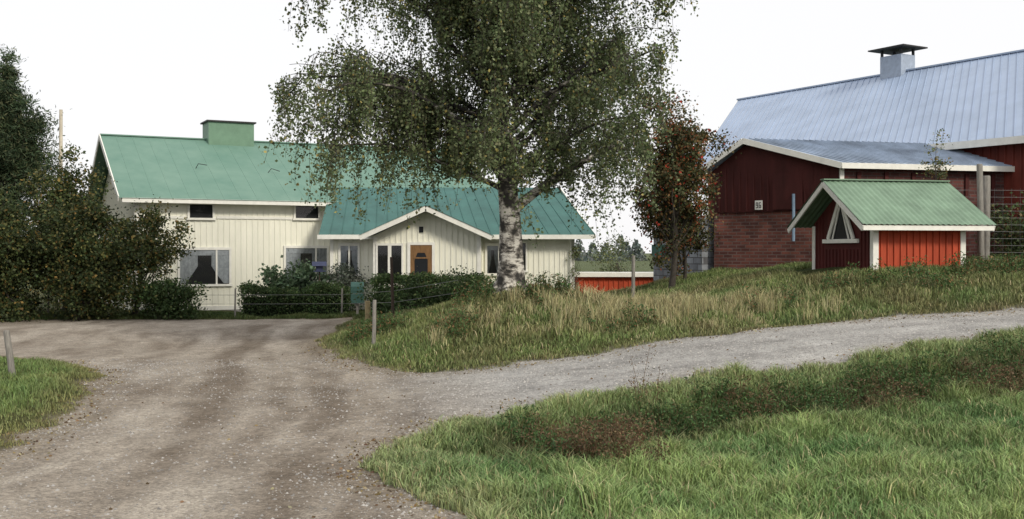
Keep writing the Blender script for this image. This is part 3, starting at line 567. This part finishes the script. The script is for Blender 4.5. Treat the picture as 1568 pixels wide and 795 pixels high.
# ---------------------------------------------------------------- posts, fence, mailbox
def post(x,y,ztop,r,mat_,name='wooden_post',lean=0):
    zb=h1(x,y)-.2; t=MB(); t.tube([(x,y,zb),(x+lean*.5+.006,y,(zb+ztop)/2),(x+lean,y,ztop-.02),(x+lean,y,ztop)],[r*1.1,r,r*.95,r*.8],8); t.obj(name,mat_,None,True)
post(-4.08,31,.80,.085,mat('post_yellow',(.30,.24,.13),.9,10,.4)); post(-2.95,23.3,1.17,.045,M_grey,lean=.03); post(-3.14,29,2.05,.045,M_dwood,lean=-.05); post(2.89,26.3,2.1,.045,M_grey,lean=.02); post(-8.64,19,.83,.055,M_grey,lean=-.12)
post(11.55,27,4.35,.075,M_grey,lean=-.05); post(11.9,27.6,4.1,.10,M_grey,lean=.03); post(1.9,41.5,2.6,.05,M_grey)
F_=empty('wire_fence'); t=MB(); FP=[(-19,36.4),(-15.4,36.4),(-11.5,36.4),(-9.2,36.4),(-5.7,36.7),(-3.14,29),(-1.3,26.5)]
for (x,y) in FP[:5]: t.tube([(x,y,h1(x,y)-.2),(x+.02,y,.97)],[.035,.03],6)
t.obj('posts',M_grey,F_); t=MB()
tops=[.75,.75,.75,.75,.75,1.15,1.5]
for hgt in (0,-.3):
    t.tube([(x,y,q+hgt) for (x,y),q in zip(FP,tops)],[.006]*7,4)
t.obj('wires',M_wire,F_)
F2=empty('netting_fence'); t=MB()
p0=np.array([10.9,27.2]);p1=np.array([15.5,26.6])
for k in range(24):
    q=p0+(p1-p0)*k/23; t.tube([(q[0],q[1],1.7),(q[0],q[1],3.75)],[.004]*2,3)
for k in range(12): 
    zz=1.85+k*.17; t.tube([(p0[0],p0[1],zz),((p0+p1)[0]/2,(p0+p1)[1]/2,zz-.03),(p1[0],p1[1],zz)],[.004]*3,3)
t.obj('net',M_wire,F2)
Mb=empty('mailbox'); t=MB(); fm_=frame((-5.25,35.7),5); t.box(fm_,0,.42,0,.3,.5,1.05)
t.poly([fm_(0,0,1.05),fm_(.42,0,1.05),fm_(.42,.15,1.2),fm_(0,.15,1.2)]); t.poly([fm_(0,.3,1.05),fm_(.42,.3,1.05),fm_(.42,.15,1.2),fm_(0,.15,1.2)]); t.poly([fm_(0,0,1.05),fm_(0,.15,1.2),fm_(0,.3,1.05)]); t.poly([fm_(.42,0,1.05),fm_(.42,.15,1.2),fm_(.42,.3,1.05)]); t.box(fm_,.08,.34,-.012,-.001,.9,.94); t.obj('box',M_mbox,Mb)
t=MB(); t.box(fm_,.17,.25,.1,.18,-.3,.5); t.obj('post',M_grey,Mb)
Bf=empty('bird_feeder'); t=MB(); t.tube([(-6.6,37.6,0),(-6.6,37.6,1.5)],[.025]*2,6); t.obj('pole',M_dwood,Bf); t=MB(); ff=frame((-6.6,37.6),10); t.box(ff,-.2,.2,-.15,.15,1.5,1.54); t.box(ff,-.12,.12,-.08,.08,1.54,1.72); t.poly([ff(-.25,-.2,1.7),ff(.25,-.2,1.7),ff(.25,0,1.85),ff(-.25,0,1.85)]); t.poly([ff(-.25,.2,1.7),ff(.25,.2,1.7),ff(.25,0,1.85),ff(-.25,0,1.85)]); t.obj('house',mat('feeder_blue',(.05,.06,.12),.6),Bf)
t=MB(); t.tube([(-16.6,40.3,-.2),(-16.55,40.3,7.4)],[.08,.06],8); t.obj('flag_pole',mat('pole_paint',(.50,.45,.36),.7),None,True)
# ---------------------------------------------------------------- shrubs & hedges
def hedge(name,x0,x1,y0,y1,ztop,n,size,cols,wts):
    e=empty(name); L_=x1-x0
    m=n; u=R.rand(m); side=R.rand(m)
    X_=x0+L_*u; top=ztop+(vn(X_,X_*0,.6,70)-.5)*.3
    zb=-.1; Zz=zb+(top-zb)*R.rand(m)**.7; Yy=y0+(y1-y0)*R.rand(m)**2
    tm=side>.6; Zz=np.where(tm,top,Zz); Yy=np.where(tm,y0+(y1-y0)*R.rand(m),Yy)
    P=np.stack([X_,Yy,Zz],1)+R.randn(m,3)*.08
    leaves('foliage',P,size,pick(m,cols,wts)*(.6+.8*vn(X_,Zz,.35,71))[:,None],e,.6,.1)
    t=MB(); t.box(I,x0+.1,x1-.1,y0+.15,y1-.1,-.2,ztop-.22); t.obj('shade_core',M_hedge_shade,e)  # added dark box blocks the view through, painted as inner shade
dg=[(.04,.07,.025),(.06,.10,.035),(.11,.14,.055)]
hedge('clipped_hedge',-9.2,-5.5,37.0,37.7,.86,16000,.07,dg,[4,4,1])
hedge('clipped_hedge',-4.6,-1.0,36.2,37.0,1.2,16000,.08,dg,[4,4,1])
clumpy('garden_shrub',(-7.9,38,0),(-7.6,38.3,.9),(1.0,.5,.75),26,170,.13,[(.10,.15,.09),(.06,.10,.05),(.14,.20,.12)],[3,3,1],.3,.03)
clumpy('garden_shrub',(-6.2,38.5,0),(-6.0,38.6,.9),(.8,.4,.95),24,150,.08,[(.10,.12,.09),(.14,.16,.13)],[3,2],.3,.03)
clumpy('garden_shrub',(-11.2,35.6,0),(-11.1,35.7,.65),(1.0,.6,.7),34,240,.08,dg,[4,3,1],.3,.03,minz=.0)
clumpy('garden_shrub',(-1.6,34,.3),(-1.5,34,1.0),(1.2,.6,.55),26,220,.08,dg+[(.2,.2,.12)],[4,3,1,.4],.3,.03)
clumpy('garden_shrub',(-3.2,33.5,.3),(-3.2,33.6,.6),(1.5,.6,.5),26,200,.08,dg,[4,3,1],.3,.03)
br=[(.035,.05,.02),(.06,.08,.028),(.14,.13,.045),(.24,.16,.05)]
clumpy('apple_tree',(-13.9,35,0),(-13.6,35.2,2.1),(2.0,1.5,2.3),120,260,.10,br,[5,4,2,.5],.42,.14,minz=.2,shell=.3,taper=.35)
clumpy('lilac_bush',(-16.2,34.5,0),(-16.3,34.6,2.1),(2.0,1.5,2.6),120,260,.10,br,[5,4,1.2,.3],.42,.12,minz=.2,shell=.3)
clumpy('lilac_bush',(-15.3,37.5,0),(-15.3,37.5,3.2),(1.5,1.3,2.4),90,230,.10,br,[4,4,2,.6],.38,.12,minz=.4,shell=.3,taper=.3)
clumpy('apple_tree',(-12.6,36.5,0),(-12.1,36.5,2.4),(1.8,.8,1.4),64,150,.09,br,[4,5,3,1],.30,.1,shell=.3)
pn=[(.045,.075,.038),(.07,.10,.05),(.13,.14,.07)]
clumpy('pine_tree',(-18.2,40,0),(-18.3,40,5.8),(2.4,1.6,3.3),170,320,.17,pn,[4,3,1.5],.36,.2,aspect=.22,hang=-.3,taper=.7,shell=.15)
clumpy('pine_tree',(-21,43,0),(-20.8,43,6),(2.8,2,4.2),160,320,.17,pn,[4,3,1.5],.38,.2,aspect=.22,hang=-.3,taper=.7,shell=.15)
rw=[(.06,.07,.03),(.11,.10,.045),(.20,.12,.05),(.26,.09,.04),(.45,.05,.03)]
clumpy('rowan_tree',(4.5,31,1.0),(4.6,31,4.7),(1.3,1.1,2.3),100,200,.085,rw,[6,4,2,1,.4],.33,.10,shell=.2,nb=50)
clumpy('rowan_tree',(5.2,33,1.3),(4.9,32.8,3.2),(1.1,.8,1.6),56,200,.085,rw,[6,4,1.5,.6,.1],.3,.06,shell=.2)
lg=[(.14,.18,.08),(.20,.21,.10),(.09,.12,.055)]
clumpy('hazel_bush',(4.6,45,.4),(4.4,46.6,1.7),(1.1,.5,1.2),44,60,.07,lg,[2,2,2],.3,.03)
clumpy('climbing_vine',(2.35,39.8,.4),(2.3,39.8,1.6),(.12,.08,1.2),14,40,.06,lg,[2,2,1],.14,.015)
clumpy('birch_sapling',(11.3,29.5,1.8),(11.4,29.5,4.6),(.38,.3,1.1),26,26,.06,lg+[(.3,.2,.06)],[2,2,1,1],.16,.025)
clumpy('willow_shrub',(14,28.6,1.8),(14.0,28.6,2.4),(1.9,.8,1.2),70,190,.08,[(.05,.075,.03),(.09,.12,.045),(.16,.13,.06)],[4,3,1],.32,.04,minz=1.8)
# distant forest
K_=260; ax=-420+840*R.rand(K_)*1.0; ay=330+60*R.rand(K_); hts=5+3.5*R.rand(K_)
own=np.repeat(np.arange(K_),150); tt=R.rand(len(own)); rad=(1-tt)*2.6+.3; an=R.rand(len(own))*6.28
P=np.stack([ax[own]+np.cos(an)*rad,ay[own]+np.sin(an)*rad,-1.2+tt*hts[own]],1)
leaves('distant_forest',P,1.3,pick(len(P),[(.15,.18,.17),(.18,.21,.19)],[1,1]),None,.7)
# ---------------------------------------------------------------- weeds
def weeds(name,spots,cols,wts,size,hgt,per=60,stem=(.16,.10,.05)):
    e=empty(name); P=[];t=MB()
    for (x,y,r,n_) in spots:
        for k in range(n_):
            a=R.rand()*6.28;q=r*math.sqrt(R.rand()); wx=x+math.cos(a)*q;wy=y+math.sin(a)*q;z0=h1(wx,wy);hh=hgt*(.4+.9*R.rand()); lx,ly=R.randn(2)*.15*hh
            t.tube([(wx,wy,z0-.02),(wx+lx*.4,wy+ly*.4,z0+hh*.5),(wx+lx,wy+ly,z0+hh)],[.005,.004,.002],3)
            s=R.rand(per); P.append(np.stack([wx+lx*s+R.randn(per)*.055,wy+ly*s+R.randn(per)*.055,z0+hh*s],1))
    t.obj('stems',mat(name+'_stem',stem,.9),e); P=np.concatenate(P); leaves('leaves',P,size,pick(len(P),cols,wts),e,.4,.2)
bw=[(.13,.08,.045),(.09,.06,.035),(.20,.14,.08),(.09,.13,.05)]
weeds('dead_dock_weeds',[(.6,12.9,.45,60),(.95,12.1,.38,54),(1.15,12.6,.4,44),(1.3,11.5,.3,20),(1.5,13.4,.45,30),(8.3,16.2,.8,50),(3.4,14.8,.5,34),(6.9,15.9,.6,36),(5.2,15.3,.6,26)],bw,[3,3,2,2.2],.04,.42,70)
gw=[(.06,.115,.036),(.09,.155,.055),(.038,.075,.024),(.13,.11,.055)]
weeds('bank_weeds',[(1.3,13.7,.45,60),(2.1,14.2,.5,74),(3.0,14.8,.6,76),(4.2,15.3,.6,80),(5.4,15.8,.6,80),(6.6,16.3,.6,80),(7.8,16.8,.7,80),(.3,13.2,.4,40),(.4,12.3,.35,28),(3.6,14.9,.5,40),(6,16,.5,40)],gw,[4,3,4,1.2],.048,.34,56)
weeds('tall_weed',[(1.75,15.0,.08,3),(1.95,15.1,.08,3)],bw,[2,2,2,1],.03,.7,90)
weeds('roadside_weeds',[(9,24.0,1.0,30),(10.8,24.8,.9,44),(12.2,24.8,1.0,60),(7.4,24.4,.7,16),(13.5,25.2,1,50),(-1.2,22.2,.5,22),(-2.9,24.3,.5,20),(0.7,24.0,.7,24),(-.8,24.4,.5,24),(2.2,22,.8,16),(5.5,23.5,.8,16),(-3.3,24.6,.5,16),(.9,24.6,.5,26)],gw+[(.22,.13,.06)],[3,3,2,1,1.5],.06,.38)
# ---------------------------------------------------------------- stones & litter
def rocks(name,x,y,r,col):
    n=len(x); z=H(x,y)+.004
    o=np.array([(1,0,0),(0,1,0),(-1,0,0),(0,-1,0),(0,0,.8),(0,0,-.6)],float); a=R.rand(n)*6.28
    ca,sa=np.cos(a),np.sin(a); jt=.7+.6*R.rand(n,6,1); q=o[None]*jt; V=np.empty((n,6,3))
    V[:,:,0]=q[:,:,0]*ca[:,None]-q[:,:,1]*sa[:,None]; V[:,:,1]=q[:,:,0]*sa[:,None]+q[:,:,1]*ca[:,None]; V[:,:,2]=q[:,:,2]
    V*=r[:,None,None]; V[:,:,0]+=x[:,None];V[:,:,1]+=y[:,None];V[:,:,2]+=z[:,None]
    T=np.array([(0,1,4),(1,2,4),(2,3,4),(3,0,4)]); lo=(np.arange(n)[:,None,None]*6+T[None]).ravel()
    m=n*4; npmesh(name,V.reshape(-1,3),lo,np.arange(m)*3,np.full(m,3),Mst,np.repeat(col,6,0))
Mst=leafmat('stone',0.0)
nn=80000; x=-9+20*R.rand(nn); y=7.5+16*R.rand(nn)**1.2; s=sdf(x,y); prob=np.where(x>-1.3,.8,.14+.5*vn(x,y,1.1,80)**2+.3*(s>-.7)); m=(s<.05)&(R.rand(nn)<prob)&(np.abs(x)<.5*y+.5)
x,y=x[m],y[m]; r_=.005+.014*R.rand(len(x))**4+.003*(y/12)
g_=.16+.27*R.rand(len(x),1)+.06*(x[:,None]>-1); rocks('road_gravel_stones',x,y,r_,g_*np.array([1,.95,.89]))
nn=70000; x=-9+20*R.rand(nn); y=7.5+18*R.rand(nn); s=sdf(x,y); m=(np.abs(s+.12)<.45*R.rand(nn)**.7+.02)|((s<0)&(R.rand(nn)<.015)); m&=(np.abs(x)<.5*y+.5)&(R.rand(nn)<np.where((x>-2)&(y<14),.8,.4))
x,y,s=x[m],y[m],s[m]; P=np.stack([x,y,H(x,y,s)+.012],1); d=R.randn(len(x),3); d[:,2]*=.15
leaves('fallen_leaves',P,.038,pick(len(P),[(.19,.13,.065),(.28,.22,.11),(.12,.08,.05),(.36,.32,.20)],[3,3,2,1.4]),None,.7,0,dirs=d*1.5)
# ---------------------------------------------------------------- light, world, camera
w=bpy.data.worlds.new('World'); scene.world=w; w.use_nodes=True; N=w.node_tree.nodes; L=w.node_tree.links; bg=N['Background']
sk=N.new('ShaderNodeTexSky'); sk.sky_type='NISHITA'; sk.sun_disc=False; sk.sun_elevation=math.radians(34); sk.sun_rotation=math.radians(140); sk.dust_density=3; sk.air_density=1.2
mx=N.new('ShaderNodeMix'); mx.data_type='RGBA'; mx.inputs[0].default_value=.88; L.new(sk.outputs[0],mx.inputs[6]); mx.inputs[7].default_value=(10.9,10.8,10.9,1)
L.new(mx.outputs[2],bg.inputs[0]); bg.inputs[1].default_value=.1
sd=Vector((math.sin(math.radians(140))*math.cos(math.radians(34)),math.cos(math.radians(140))*math.cos(math.radians(34)),math.sin(math.radians(34))))
sl_=bpy.data.lights.new('sun','SUN'); sl_.energy=2.5; sl_.angle=math.radians(12); sl_.color=(1,.93,.79); so=bpy.data.objects.new('sun',sl_); so.rotation_euler=sd.to_track_quat('Z','Y').to_euler(); link(so)
cam=bpy.data.cameras.new('camera'); cam.sensor_width=36; cam.lens=38.57; cam.clip_end=4000; co=bpy.data.objects.new('camera',cam); co.location=(0,0,2.2); co.rotation_euler=(math.radians(90-.426),0,0); link(co); scene.camera=co
scene.view_settings.view_transform='Standard'; scene.view_settings.look='None'; scene.view_settings.exposure=0
